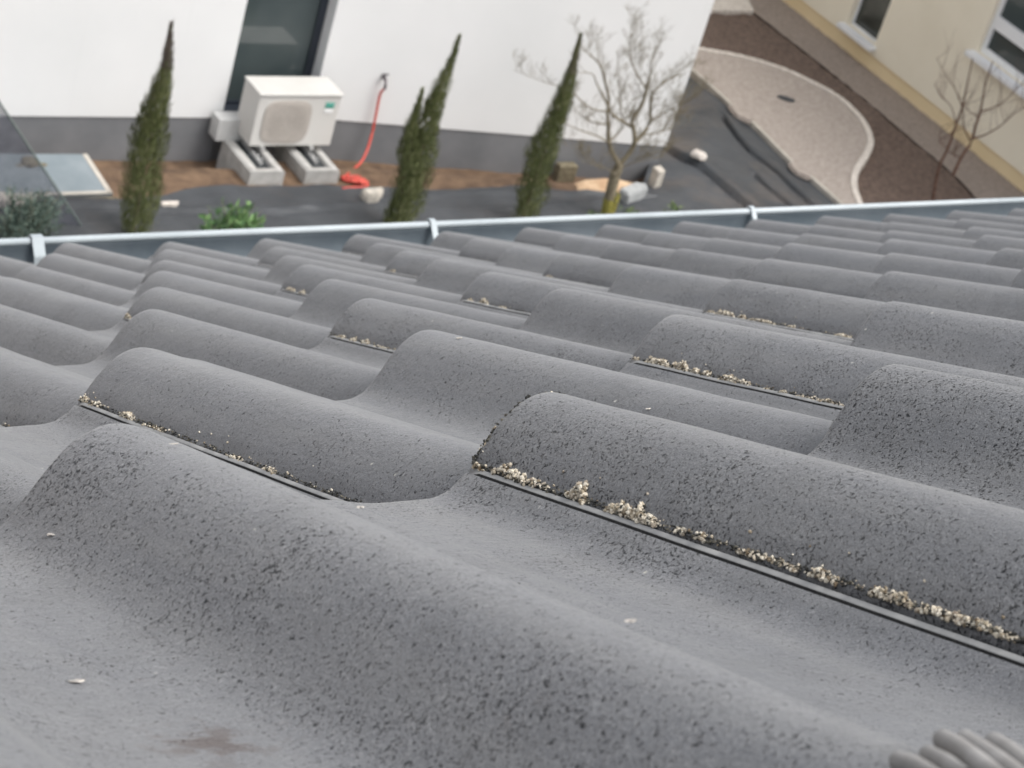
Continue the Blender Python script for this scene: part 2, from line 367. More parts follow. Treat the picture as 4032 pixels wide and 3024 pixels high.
def crust(rng,segs,dens,moss):
    """segs = (s0,s1,size mm,density); crumbs along the left edge of the tile"""
    bl=Lumps(); bd=Lumps()
    for s0,s1,size,dn in segs:
        ph=rng.uniform(0,50)
        for i in range(int(max(8,(s1-s0)*dn*4.2))):
            s=rng.uniform(s0,s1); t=abs((s-s0)/(max(s1-s0,1e-3))*2-1)
            hh=size*(1-t**4)*(.55+.75*abs(noise.noise(Vector((s*.35,ph,0))))*1.6); h=hh*rng.random()**.8
            uu=UG+rng.uniform(-1.3,1.2)+h*.35; zz=prof(UG)-1.9+h*.95+TL*(1-s/GA)
            if rng.random()<.13: bd.add((uu/1000,-s/1000,zz/1000),rng.uniform(.0003,.0007),rng)
            else: bl.add((uu/1000,-s/1000,zz/1000),rng.uniform(.00022,.00068)*(1+size*.05),rng)
    for i in range(int(moss)):
        s=rng.uniform(1,330)
        if noise.noise(Vector((s*.07,dens*3.,0)))<-.25 and rng.random()<.8: continue
        uu=UG+rng.uniform(-.9,.9); zz=prof(UG)-2.2+rng.uniform(0,1.9)+TL*(1-s/GA)
        if rng.random()<.16: bl.add((uu/1000,-s/1000,(zz+.4)/1000),rng.uniform(.0002,.0005),rng)
        else: bd.add((uu/1000,-s/1000,zz/1000),rng.uniform(.00022,.00055),rng,(1,1.6,.7))
    for i in range(int(moss*.012)):        # loose crumbs further up the flank and on the butt edge
        s=rng.uniform(1,300); uu=UG+rng.uniform(1,5); bl.add((uu/1000,-s/1000,(prof(uu)+.1+TL*(1-s/GA))/1000),rng.uniform(.0002,.0005),rng)
    for i in range(int(moss*.14) if moss>1000 else 0):
        uu=UG+abs(rng.gauss(0,16)); 
        if uu>60: continue
        (bd if rng.random()<.88 else bl).add((uu/1000,-rng.uniform(-.3,2.4)/1000,(prof(uu)-rng.uniform(.6,2.6)+TL)/1000),rng.uniform(.0003,.0007),rng)
    return bl,bd
TILT=Matrix((RX,-RS,RN)).transposed().to_4x4()
# lichen read from the photograph: (course, roll): [(s0, s1, height, density)]
LICH={(0,1):[(3,9,1.6,2),(14,32,3.4,3),(33,43,2.4,2.6),(55,64,5.2,6),(75,99,3.6,4.5),(108,112,2,2),(117,121,2.4,3),(135,160,1.5,1.6),(165,176,2.6,3),(188,203,3.0,3.6),(205,238,2.2,3.2)],
(1,3):[(3,7,2.5,1.5),(14,33,4.6,4.5),(33,46,3.2,4),(40,48,4.8,5),(51,57,3,4.5),(60,66,3,4.5),(74,87,3.4,4.5),(87,97,2.4,3.5),(108,112,1.2,2),(118,124,1.4,2),(130,165,1.2,1.2)],
(1,1):[(2,9,3.4,3.5),(13,24,2,2.4),(47,57,3.0,3.4),(70,90,1,1),(150,160,1.6,1.6),(178,188,1.6,2)],
(2,3):[(14,22,1.4,2),(30,37,2.2,2.4),(43,53,2.8,3.5),(60,80,1,1)],
(2,5):[(6,14,1.6,2),(16,36,3.8,5),(40,48,3.2,4.5),(52,80,2,3),(92,100,1.6,2),(140,156,2.2,3.6)],
(3,5):[(12,20,2,3),(30,44,4.4,5),(60,70,1.6,3)],(3,3):[(4,14,3.6,5)],(4,5):[(14,30,4,5),(40,50,3.2,5)],(5,7):[(14,24,3,4)],
(3,7):[(10,40,1.4,1.5)],(4,7):[(8,20,1,1)]}
NAMES=['first','second','third','fourth','fifth','sixth','seventh','eighth','ninth','tenth','eleventh','twelfth']
ROWN={0:'nearest row to the camera',1:'second row from the camera',2:'third row from the camera',3:'fourth row from the camera',4:'fourth row up from the gutter',5:'third row up from the gutter',6:'second row up from the gutter',7:'lowest row along the gutter'}
EXTRA={(0,-1):'large smooth foreground tile filling the lower left, brown stains and pits on its roll',
(0,1):'large tile at right with a long cream lichen line along its lower left edge',
(1,3):'tile with the thickest clumps of cream lichen on its lower left edge, centre right',
(1,1):'tile with a dark mossy left joint and pale rib, left of centre'}
placed={}
for c in range(8):
    lst=[]
    for j in range(-7,31,2):
        vis=0
        for du in range(-30,262,20):
            for s in (0,60,140,240,320):
                P=RP(j*150+du,-c*GA+s,TL*(1-s/GA)+prof(du)+dz(c,j)); d=P-C0
                if d.dot(Vector(RW[2]))<.1: continue
                x,y,z=PJ(P)
                if -10<x<4042 and -10<y<3034: vis+=1
        lst.append((j,vis))
    vs=[j for j,v in lst if v>=3]
    j0,j1=min(vs),max(vs)
    for j in range(j0-2,j1+3,2):
        if c==0 and j>5: continue
        placed[(c,j)]=(vs.index(j) if j in vs else None, len(vs), 'left' if j<j0 else 'right')
rng=random.Random(5)
for (c,j),(idx,n,side) in placed.items():
    root=empty('concrete_tile')
    jit=(.0,.25,.35)[c] if c<3 else .8
    root.matrix_world=Matrix.Translation(RP(j*150+rng.uniform(-jit,jit)*.6,-c*GA+rng.uniform(-jit,jit),dz(c,j)+rng.uniform(-jit,jit)*.4))@TILT@Matrix.Rotation(rng.uniform(-.0015,.0015),4,'Z')
    if (c,j)==(0,-1): root.matrix_world=Matrix.Translation(RP(-150,-2.4,2.6))@TILT@Matrix.Rotation(.0119,4,'X')@Matrix.Rotation(.0095,4,'Y')@Matrix.Rotation(-.0055,4,'Z')
    up_={(7,5):5,(7,3):8,(6,5):2.5,(6,3):4}.get((c,j),0)
    if up_: root.location=root.location+RN*(up_/1000)
    if (c,j) in EXTRA: lab=EXTRA[(c,j)]
    elif idx is None: lab='grey roof tile in the %s, just past its %s end'%(ROWN[c],side)
    else: lab='grey roof tile, %s from the left in the %s'%(NAMES[idx],ROWN[c])
    tag(root,lab,'roof tile','concrete tiles laid in rows on the roof')
    o=bpy.data.objects.new('tile_body',(TM_NEAR[(c*2+j)%3] if c<4 else TM_FAR[(c+j//2)%2])); COL.objects.link(o); o.parent=root
    o['rough']=1.0 if (c,j)==(0,1) else (.85 if (c,j)==(0,-1) else (.15 if (c*7+j*3)%5 in (0,2) else .6))
    segs=LICH.get((c,j),[]); 
    if not segs and c<6 and rng.random()<.35: segs=[(rng.uniform(4,60),rng.uniform(64,80),1.2,1)]
    moss={0:1100,1:650,2:420,3:240}.get(c,40)
    bl,bd=crust(rng,segs,c*3+j,moss)
    if bl.v: tag(bl.build('lichen_crust',M['lichen'],root),kind='stuff')
    if bd.v: tag(bd.build('moss_edge',M['moss'],root),kind='stuff')
# small pale flakes lying on the near tiles
def on_roof(x,y,c,n0=30):
    r=ray(x,y); best=None; t=.2
    while t<3.2:
        P=C0+r*t; q=P-Vector((0,0,ZC)); u=q.dot(RX)*1000; s=q.dot(RS)*1000; n=q.dot(RN)*1000
        cc=max(0,math.ceil(-s/GA)); sr=s+cc*GA
        if n<=TL*(1-sr/GA)+prof(u)+(dz(cc,u/150) if cc<8 else 0): return u,s,n
        t+=.0006
    return None
flk=[(212,2107,4,2.2,'cream oval flake lying on the big foreground tile near the left edge'),(672,1754,5,1.1,'thin white sliver lying on the roll of the near left tile'),
(1421,2000,2.2,1.4,'small pale chip on the near tile below the mossy joint'),(1808,1333,4,1.0,'thin white sliver on the crest of a mid row tile'),(300,2686,3.4,1.4,'small whitish splash on the lower left of the foreground tile'),
(2485,2450,3,1.2,'small cream chip in the bright trough of the foreground tile'),(2554,1612,3.4,1.0,'tiny white chip on a crest right of the photo centre')]
for x,y,a,bb,lab in flk:
    h=on_roof(x,y,0)
    if not h: continue
    bm=bmesh.new(); lump(bm,(0,0,0),.001,rng,2,(a*.5,bb*.8,.28),.3)
    o=obj('flake',bm,M['edging']); o.matrix_world=Matrix.Translation(RP(h[0],h[1],h[2]+.3))@TILT@Matrix.Rotation(rng.uniform(-.5,.5),4,'Z')
    tag(o,lab,'flake')
# blurred grey ribbed strip lying at the head of the foreground tile
rt=empty('ribbed_closure'); rt.matrix_world=Matrix.Translation(RP(58,312,18))@TILT
tag(rt,'blurred pale grey piece with rounded ribs at the bottom right corner','closure strip')
# ------------------------------------------------------------------ own house under the tiles
own=empty('tiled_house',(0,0,0)); tag(own,'house whose grey tiled roof fills the foreground, only its tile bed below the tiles','house')
bm=bmesh.new()
c8=[RP(-1600,700,-34),RP(5200,700,-34),RP(5200,-7.05*GA,-34),RP(-1600,-7.05*GA,-34)]
hi=[bm.verts.new(p) for p in c8]; lo=[bm.verts.new(p-RN*.03) for p in c8]
bm.faces.new(hi); bm.faces.new(lo[::-1])
for i in range(4): bm.faces.new((hi[i],lo[i],lo[(i+1)%4],hi[(i+1)%4]))
bmesh.ops.recalc_face_normals(bm,faces=bm.faces[:]); obj('roof_deck',bm,M['rubber'],own)
ye=RP(0,-7*GA,0).y; ze=RP(0,-7*GA,0).z
bm=bmesh.new(); box(bm,-1.6,5.2,-.3,ye-.45,-.3,ze-.12); obj('wall',bm,M['white'],own)
bm=bmesh.new(); box(bm,-1.6,5.2,ye-.06,ye-.035,ze-.22,ze-.03); obj('fascia_board',bm,M['upvc'],own)
# ------------------------------------------------------------------ gutter
gt=empty('gutter',(0,0,0)); tag(gt,'zinc half round gutter with a bright rolled bead along the tiled eaves','gutter')
YL=2.075; SL=.0095; R0=.0625
def gz(x): return 7.4205+SL*(x-.83)
def gutter_shell(bm,x0,x1,ra,th,y0,a0=0,a1=math.pi,n=20,zoff=0):
    rings=[]
    for x in (x0,x1):
        out=[bm.verts.new((x,y0-ra*math.cos(a0+(a1-a0)*k/n)*-1,gz(x)+zoff-ra*math.sin(a0+(a1-a0)*k/n))) for k in range(n+1)]
        inn=[bm.verts.new((x,y0-(ra-th)*math.cos(a0+(a1-a0)*k/n)*-1,gz(x)+zoff-(ra-th)*math.sin(a0+(a1-a0)*k/n))) for k in range(n+1)]
        rings.append((out,inn))
    (o0,i0),(o1,i1)=rings
    for k in range(n):
        bm.faces.new((o0[k],o0[k+1],o1[k+1],o1[k])); bm.faces.new((i0[k+1],i0[k],i1[k],i1[k+1]))
    bm.faces.new((o0[0],o1[0],i1[0],i0[0])); bm.faces.new((o0[n],i0[n],i1[n],o1[n]))
    for o_,i_ in rings:
        for k in range(n): bm.faces.new((o_[k],i_[k],i_[k+1],o_[k+1]))
    bmesh.ops.recalc_face_normals(bm,faces=bm.faces[:])
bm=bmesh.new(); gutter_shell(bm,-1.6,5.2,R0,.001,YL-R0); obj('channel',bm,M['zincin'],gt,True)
bm=bmesh.new(); tube(bm,[(-1.6,YL+.002,gz(-1.6)),(5.2,YL+.002,gz(5.2))],.0056,14); obj('rolled_bead',bm,M['zinc'],gt,True)
for px,wid in ((145,.017),(1703,.010),(2962,.009),(4080,.009)):
    r=ray(px,1512-(px-2016)*.041-650); t=(YL-CY)/r.y; bx=(C0+r*t).x
    bm=bmesh.new(); pts=[]
    prof_=[(YL+.0105,-.010),(YL+.0098,.003),(YL+.005,.0072),(YL-.003,.0074),(YL-.009,.001),(YL-.022,-.012),(YL-.03,-.034),(YL-.045,-.048),(YL-.075,-.055),(YL-.105,-.045),(YL-.13,-.02),(YL-.16,.02)]
    prev=None
    for (y,z) in prof_:
        q=[bm.verts.new((bx+sx_*wid/2,y+oy,gz(bx)+z+oz)) for sx_ in (-1,1) for oy,oz in ((0,0),(.0012,.0018))]
        if prev:
            for a,b in ((0,2),(2,3),(3,1),(1,0)): bm.faces.new((prev[a],prev[b],q[b],q[a]))
        prev=q
    bmesh.ops.recalc_face_normals(bm,faces=bm.faces[:]); obj('bracket',bm,M['zinc'],gt,False)
# ribbed strip mesh (rounded ribs running down to the right)
def rpt(x,y,n):
    r=ray(x,y); N=RN; P=C0+r*((Vector((0,0,ZC))+N*(n/1000)-C0).dot(N)/r.dot(N)); q=P-Vector((0,0,ZC)); return Vector((q.dot(RX)*1000,q.dot(RS)*1000,n))
hb=on_roof(3700,2960,0)[2]; rib_o=rt.matrix_world.inverted()
for L,rr in (([(3700,2935),(3712,2912),(3760,2935),(3830,2985),(3900,3040),(3960,3090)],2.2),([(3790,2940),(3800,2915),(3850,2945),(3920,2990),(4000,3050),(4040,3090)],2.2),([(3900,2950),(3915,2925),(3960,2950),(4030,3005),(4090,3060)],2.2),([(3520,3015),(3535,2995),(3590,3005),(3650,3040),(3720,3090)],1.9),([(3640,3000),(3655,2970),(3720,3000),(3800,3060)],1.9)):
    pts=[rpt(x,y,hb+(-1.5 if i==0 else 1.6)) for i,(x,y) in enumerate(L)]
    bm=bmesh.new(); tube(bm,[RP(p.x,p.y,p.z) for p in pts],[rr*.0004]+[rr*.0008]*(len(pts)-1),12)
    bm.transform(rt.matrix_world.inverted()); obj('rib',bm,M['steelgrey'],rt,True)
# ------------------------------------------------------------------ white house
LAZ,RAZ=R(-1.1),R(-9.2); LP=(8.4,15.55); RPp=(9.65,15.55)
def onL(x): return LP[1]+(x-LP[0])*math.tan(LAZ)
def onR(x): return RPp[1]+(x-RPp[0])*math.tan(RAZ)
corner=VP(2620,577,RPp,RAZ); CXr=corner.x
zpl=VP(870,464,LP,LAZ).z; zpr=VP(1347,475,RPp,RAZ).z; zpc=corner.z
dl=VP(925,225,LP,LAZ).x; dr=VP(1297,150,RPp,RAZ).x
wh=empty('white_house',(9,15.6,0)); tag(wh,'white rendered house with a grey plinth and a tall terrace door','house')
def wpart(name,bm,m,sm=False):
    o=obj(name,bm,m,wh,sm); o.matrix_parent_inverse=Matrix.Translation((-9,-15.6,0)); return o
HT=6.4; XL=1.5; D=9
RI=(CXr+D*math.sin(-RAZ),onR(CXr)+D*math.cos(RAZ))
bm=bmesh.new()
prism(bm,[(XL,onL(XL)),(dl,onL(dl)),(dl,24.5),(XL,24.5)],zpl,HT)
bm2=bmesh.new()
prism(bm,[(dr,onR(dr)),(CXr,onR(CXr)),(CXr+.16*D,onR(CXr)+D),(dr,24.6)],zpr+.0,HT)
prism(bm,[(dl+.0,onL(dl)+.02),(dr-.0,onR(dr)+.02),(dr,16.2),(dl,16.2)],zpl+2.25,HT)
wpart('wall',bm,M['white'])
bm=bmesh.new()
prism(bm,[(XL,onL(XL)+.012),(dl-.02,onL(dl)+.012),(dl-.02,24.4),(XL,24.4)],-.4,zpl-.003)
prism(bm,[(dl-.02,onL(dl)+.025),(dr,onR(dr)+.025),(dr,24.4),(dl-.02,24.4)],-.4,zpl-.02)
prism(bm,[(dr,onR(dr)+.012),(CXr-.012,onR(CXr)+.012),(CXr+.16*D-.012,onR(CXr)+D),(dr,24.5)],-.4,zpr-.003)
wpart('plinth',bm,M['plinth'])
# terrace door
yd=onR(dr)+.15
bm=bmesh.new(); z0=zpl+.0; z1=zpl+2.2
box(bm,dl+.004,dl+.06,yd,yd+.07,z0,z1); box(bm,dr-.075,dr-.004,yd,yd+.07,z0,z1); box(bm,dl+.06,dr-.075,yd,yd+.07,z0,z0+.07); box(bm,dl+.06,dr-.075,yd,yd+.07,z1-.07,z1)
fr=wpart('door_frame',bm,M['anth'])
bm=bmesh.new(); box(bm,dl+.061,dr-.076,yd+.02,yd+.04,z0+.071,z1-.071); pn=wpart('pane',bm,M['glass'])
bm=bmesh.new(); box(bm,dl+.01,dr-.01,yd-.13,yd-.002,z0-.018,z0+.03); wpart('threshold',bm,M['anth'])
bm=bmesh.new(); box(bm,dl+.35,dr-.3,yd+.7,yd+1.0,z0+.6,z0+1.3)
# box behind the heat pump
bl_=VP(858,472,(8.4,15.36),0); 
bm=bmesh.new(); box(bm,bl_.x+.02,bl_.x+.42,15.36,15.52,bl_.z-.215,bl_.z,bev=.006); o=recenter(obj('step_block',bm,M['concrete2']),(bl_.x+.2,15.44,bl_.z-.215)); tag(o,'white block below the terrace door behind the outdoor unit','block')
# ------------------------------------------------------------------ tap and hose
tp=VP(1506,300,RPp,RAZ)
tr=empty('garden_tap',tp); tag(tr,'small dark tap on the white wall above the red hose','tap')
bm=bmesh.new(); tube(bm,[(0,.0,0),(0,-.05,0),(0,-.075,-.012),(0,-.085,-.05)],[.016,.014,.013,.012],10); obj('spout',bm,M['tap'],tr,True)
bm=bmesh.new(); tube(bm,[(0,-.045,.01),(0,-.045,.035)],.007,8); box(bm,-.032,.032,-.054,-.036,.035,.047,bev=.004); obj('handle',bm,M['tap'],tr)
bm=bmesh.new(); tube(bm,[(0,-.086,-.045),(0,-.088,-.085)],.014,8); obj('hose_coupling',bm,M['tap'],tr,True)
def soilz(x,y):
    yw=(onL(x) if x<8.8 else onR(x))
    t=max(0,min(1,(y-(yw-.50))/.36)); t=t*t*(3-2*t)
    if x<2 or x>13.3 or y>yw+1: return 0
    e=min(1,max(0,(13.2-x)/.3))
    return -.19*t*e
def hp(px,py,Y): return VP(px,py,(0,Y),0)
bm=bmesh.new()
pts=[tp+Vector((0,-.088,-.08))]+[hp(x,y,Y) for x,y,Y in ((1497,370,15.44),(1482,440,15.43),(1466,520,15.40),(1446,590,15.32),(1420,640,15.22),(1385,672,15.12))]+[G(1365,690,.03),G(1350,706,.02),G(1400,716,.02),G(1445,722,.02),G(1440,735,.02),G(1390,738,.02),G(1345,742,.02)]
tube(bm,smooth_curve(pts,70),.0125,8)
# flat tangled loops on the soil
for k in range(4):
    c_=G(1385+k*14,704+k*7,.012); a=.10-.018*k
    tube(bm,smooth_curve([c_+Vector((a*math.cos(t*.7+k)*1.0,.55*a*math.sin(t*.7+k),.008*k+.006*math.sin(t*2.))) for t in range(10)],40),.011,6)
o=recenter(obj('garden_hose',bm,M['hose'],None,True),G(1390,705,0)); tag(o,'red garden hose hanging from the tap and tangled on the soil','hose')
# ------------------------------------------------------------------ outdoor unit
ac=empty('outdoor_unit',(8.61,15.10,.2)); tag(ac,'off white outdoor heat pump unit on two concrete feet by the terrace door','heat pump')
W_,H_,D_=.812,.523,.33
def acp(name,bm,m,sm=False): return obj(name,bm,m,ac,sm)
bm=bmesh.new(); box(bm,0,W_,.004,D_,0,H_-.018,bev=.012); acp('casing',bm,M['ac'])
bm=bmesh.new(); box(bm,-.008,W_+.008,-.012,D_+.006,H_-.0175,H_+.002,bev=.008); acp('lid',bm,M['ac'])
bm=bmesh.new()
pts=[]; cx,cz,rr=.31,.245,.21
for k in range(48):
    a=k*2*math.pi/48; x=math.cos(a); z=math.sin(a); p=4.2
    q=(abs(x)**p+abs(z)**p)**(-1/p); pts.append((cx+x*q*.235,cz+z*q*.212))
vf=[bm.verts.new((x,-.004,z)) for x,z in pts]; vb=[bm.verts.new((x,.006,z)) for x,z in pts]
bm.faces.new(vf)
for i in range(48): bm.faces.new((vf[i],vb[i],vb[(i+1)%48],vf[(i+1)%48]))
for k in range(-9,10):       # fine grille bars
    z=cz+k*.02; hw=.225*(1-abs(k/10.2)**3.4)**(1/3.4) if abs(k)<10 else .05
    box(bm,cx-hw,cx+hw,-.010,-.0045,z-.002,z+.002)
for k in range(1,6):
    r0=.033*k
    vv=[(cx+r0*math.cos(a*math.pi/14),-.0125,cz+r0*math.sin(a*math.pi/14)) for a in range(29)]; tube(bm,vv,.0016,4,False)
bmesh.ops.recalc_face_normals(bm,faces=bm.faces[:]); acp('fan_grille',bm,M['grille'])
bm=bmesh.new(); box(bm,.665,.755,-.002,.0045,.385,.44,bev=.004); acp('teal_sticker',bm,M['teal'])
bm=bmesh.new(); box(bm,.665,.75,-.002,.0045,.335,.372,bev=.004); acp('white_sticker',bm,M['badge'])
bm=bmesh.new(); box(bm,.668,.752,-.0035,.0,.419,.4225); acp('sticker_stripe',bm,M['badge'])
bm=bmesh.new(); box(bm,W_-.0005,W_+.055,.10,D_-.03,.02,.26,bev=.012); acp('valve_cover',bm,M['ac'])
for x in (.13,.62):
    bm=bmesh.new(); box(bm,x-.018,x+.018,-.03,D_+.02,-.032,-.001,bev=.003); acp('foot_rail',bm,M['steel'])
for (px,lab) in ((8.50,'left'),(9.05,'right')):
    fb=empty('support_block',(px,14.785,0)); tag(fb,'%s concrete block with a black rubber groove under the outdoor unit'%lab,'support block','concrete blocks under the heat pump')
    bm=bmesh.new(); ww=.35
    pr=[(0,-.22),(ww,-.22),(ww-.008,.115),(ww-.03,.13),(ww-.085,.13),(ww-.10,.095),(.10,.095),(.085,.13),(.03,.13),(.008,.115)]
    a=[bm.verts.new((x,0,z)) for x,z in pr]; b=[bm.verts.new((x,.62,z)) for x,z in pr]; n=len(pr)
    bm.faces.new(a); bm.faces.new(b[::-1])
    for i in range(n): bm.faces.new((a[i],b[i],b[(i+1)%n],a[(i+1)%n]))
    # solid front lip closing the groove
    box(bm,.09,ww-.09,-.0005,.055,.06,.1285)
    bmesh.ops.recalc_face_normals(bm,faces=bm.faces[:]); obj('block_body',bm,M['concrete'],fb)
    bm=bmesh.new(); box(bm,.102,ww-.102,.056,.60,.0955,.108,bev=.004); obj('rubber_strip',bm,M['rubber'],fb)
    bm=bmesh.new(); box(bm,.155,.195,.15,.56,.1085,.136,bev=.003)
    for yy in (.16,.24,.50): tube(bm,[(.175,yy,.136),(.175,yy,.165)],.009,8)
    obj('mounting_rail',bm,M['steel'],fb)
# ------------------------------------------------------------------ ground
xs=[-300,-120,-40,-10,0,3]+[4+.11*i for i in range(140)]+[20,23,28,40,80,160,400]; ys=[-300,-100,-30,-5,5,9,11]+[12+.11*i for i in range(46)]+[17.5,18,20,25,40,80,160,400]
bm=bmesh.new(); grid=[[bm.verts.new((x,y,-.012+soilz(x,y)+(.012*noise.noise(Vector((x*3,y*3,0)))+.008*noise.noise(Vector((x*9,y*9,3))) if 3<x<19.5 and 12<y<17.4 else 0)+ (.02*max(0,noise.noise(Vector((x*5,y*7,7)))) if 4<x<13 and 14.6<y<15.6 else 0))) for x in xs] for y in ys]
for r0,r1 in zip(grid,grid[1:]):
    for i in range(len(xs)-1): bm.faces.new((r0[i],r0[i+1],r1[i+1],r1[i]))
o=obj('ground',bm,M['soil'],None,True); tag(o,kind='structure')
def wr(x,y,s=1): return noise.noise(Vector((x*s,y*s,.3)))
# membrane along the white house
back=[G(x,y) for x,y in ((-420,815),(-50,800),(150,795),(420,792),(560,790),(665,772),(760,752),(900,742),(1140,741),(1400,742),(1680,754),(1900,748),(2120,744),(2230,764),(2330,774),(2430,778),(2560,790),(2680,800))]
back=smooth_curve(back,150); front=[Vector((p.x+.3,9.5,0)) for p in back]
def hA(x,y):
    yb=min(back,key=lambda p:abs(p.x-x)).y; e=max(0,1-(yb-y)/.12)
    f=.022*max(0,1-abs(y-(14.42+.10*math.sin(x*1.3)))/.05)+.016*max(0,1-abs(y-(14.28+.06*math.sin(x*2.1+1)))/.04)
    return .012+.014*abs(wr(x,y,1.8))+.020*abs(wr(x*2.0,y*6,1.2))+.008*abs(wr(x*3,y*9,2.2))+f*1.6+.02*e*abs(wr(x,3,3))
bm=bmesh.new(); loft(bm,back,front,140,hA); o=obj('weed_membrane',bm,M['memA'],None,True); tag(o,kind='structure')
# membrane beside the path
Lb=smooth_curve([G(x,y,.03) for x,y in ((2724,268),(2690,360),(2650,450),(2600,560),(2560,640),(2540,700),(2500,780),(2460,860),(2400,1000))],120)
Rb=smooth_curve([G(x,y,.13) for x,y in ((2728,272),(2845,378),(2917,448),(2965,482),(3110,627),(3182,685),(3312,800),(3420,900),(3560,1030))],120)
folds=[([(2630,543),(2700,610),(2760,655),(2860,740),(2960,818),(3040,900)],.05),([(2860,470),(2910,540),(2960,590),(3040,650),(3110,720),(3190,800),(3250,870)],.03),([(2985,690),(3040,745),(3100,790),(3160,850)],.02)]
folds=[([G(*p,.13) for p in L],h) for L,h in folds]
def segd(x,y,L):
    best=(9,0)
    for a,b in zip(L,L[1:]):
        ex,ey=b.x-a.x,b.y-a.y; t=((x-a.x)*ex+(y-a.y)*ey)/(ex*ex+ey*ey); tt=max(0,min(1,t)); qx,qy=a.x+ex*tt,a.y+ey*tt
        d=math.hypot(x-qx,y-qy); sgn=1 if (ex*(y-a.y)-ey*(x-a.x))>0 else -1
        if d<best[0]: best=(d,sgn*d)
    return best[1] if best[0]<9 else 9
def hB(x,y):
    z=.12+.03*wr(x,y,1.3)+.018*abs(wr(x*3,y*1.2,1.6))
    tt=min(1,min((p.x-x)**2+(p.y-y)**2 for p in Lb[::3])**.5/.45); z=.02+(z-.02)*tt*tt*(3-2*tt)
    q_=min(1,min((p.x-x)**2+(p.y-y)**2 for p in Rb[::3])**.5/.3); z=z*q_+.12*(1-q_)
    for L,h in folds:
        h=h*q_; d=segd(x,y,L)
        if d>=0: z+=h*math.exp(-(d/.22)**2)      # raised side of the fold rises slowly ...
        else: z+=h*math.exp(-(d/.010)**2)-.065*q_*math.exp(-((d+.026)/.018)**2)           # ... and drops sharply
    return z
bm=bmesh.new(); loft(bm,Lb,Rb,150,hB); o=obj('weed_membrane_beside_path',bm,M['memB'],None,True); tag(o,kind='structure')
# path between membrane and curved edging
kerb=[(2700,178),(2753,190),(2893,215),(3038,253),(3182,313),(3303,381),(3390,463),(3428,545),(3414,603),(3375,665),(3363,723),(3385,796),(3440,880),(3500,960)]
kc=smooth_curve([G(x,y,.175) for x,y in kerb],160); inner=smooth_curve([G(x,y,.168) for x,y in ((2690,240),(2722,270),(2845,378),(2917,448),(2965,482),(3110,627),(3182,685),(3312,800),(3410,890),(3450,950))],160)
bm=bmesh.new(); loft(bm,inner,kc,24,lambda x,y:.165+.006*wr(x,y,6)); o=obj('path',bm,M['path'],None,True); tag(o,kind='structure')
bm=bmesh.new(); loft(bm,inner,[p+Vector((.0,.0,0)) for p in inner],1,lambda x,y:.0)
bm.free(); bm=bmesh.new()
n=len(inner)
for i in range(n-1):      # thin concrete edge strip of the path
    a,b=inner[i],inner[i+1]; t=(b-a).normalized(); q=Vector((-t.y,t.x,0))
    vs_=[bm.verts.new((p.x+q.x*o_,p.y+q.y*o_,z)) for p in (a,b) for o_,z in ((-.018,-.02),(-.018,.172),(.018,.172),(.018,-.02))]
    for k in range(3): bm.faces.new((vs_[k],vs_[k+1],vs_[4+k+1],vs_[4+k]))
bmesh.ops.recalc_face_normals(bm,faces=bm.faces[:])
o=recenter(obj('path_edge_board',bm,M['trim']),inner[60]); tag(o,'thin pale straight edge board between the dark membrane and the beige path','edging')
# curved kerb of small pale stones
bm=bmesh.new()
for i,p in enumerate(resample(kc,110)):
    q=resample(kc,110)[min(i+1,109)] if False else None
kp=resample(kc,120)
for i in range(len(kp)-1):
    p=kp[i]; t=(kp[i+1]-p); ang=math.atan2(t.y,t.x); ln=t.length
    Mx=Matrix.Translation((p.x+t.x/2,p.y+t.y/2,0))@Matrix.Rotation(ang+rng.uniform(-.05,.05),4,'Z')
    box(bm,-ln*.505,ln*.505,-.034,.034,-.02,.18+rng.uniform(-.003,.003),Mx,.004)
o=recenter(obj('kerb',bm,M['edging']),kp[60]); tag(o,'curved pale stone kerb around the beige path, against the dark mulch','kerb')
# mulch bed and gravel strip
def poly_sheet(name,pts,z,m,amp=0):
    bm=bmesh.new(); vs=[bm.verts.new((p.x,p.y,z)) for p in pts]; f=bm.faces.new(vs)
    if f.normal.z<0: f.normal_flip()
    bmesh.ops.triangulate(bm,faces=bm.faces[:]); o=obj(name,bm,m); tag(o,kind='structure'); 
    return o
g1=[G(2700,-40),G(2967,47),G(3370,362),G(3765,696),G(3853,791),G(3990,905),G(4060,960)]
A_=smooth_curve(kc[::16]+[kc[-1]],140); Bm=smooth_curve([G(*p,.11) for p in ((2700,41),(2812,43),(2940,46),(2967,48),(3100,150),(3370,362),(3600,556),(3765,696),(3853,791),(3950,870),(4060,960))],140)
bm=bmesh.new(); loft(bm,A_,Bm,60,lambda x,y:.10+.016*wr(x,y,7)+.012*wr(x,y,21)); o=obj('mulch_bed',bm,M['mulch'],None,True); tag(o,kind='structure')
XH=17.33
Ea=smooth_curve([G(*p,.115) for p in ((2900,-20),(2967,47),(3100,150),(3370,362),(3600,556),(3765,696),(3853,791),(3950,870),(4060,960))],120)
Eb=[Vector((XH+.02,24-(24-11)*i/119,0)) for i in range(120)]
Eb=[Vector((XH+.02,p.y+ (0 if True else 0),0)) for p in Ea]
bm=bmesh.new(); loft(bm,Ea,Eb,14,lambda x,y:.115+.010*wr(x,y,12)); o=obj('gravel_strip',bm,M['gravel'],None,True); tag(o,kind='structure')
pl=[G(2745,44),G(2812,42),G(2967,47)]
a_,b_=G(2700,43,.14),G(2967,46,.14)
bm=bmesh.new(); vs=[bm.verts.new(v) for v in ((a_.x-1,a_.y,.15),(b_.x,b_.y,.15),(b_.x+.45,b_.y+1.0,.15),(b_.x+.45,b_.y+9,.15),(a_.x-1,b_.y+9,.15))]
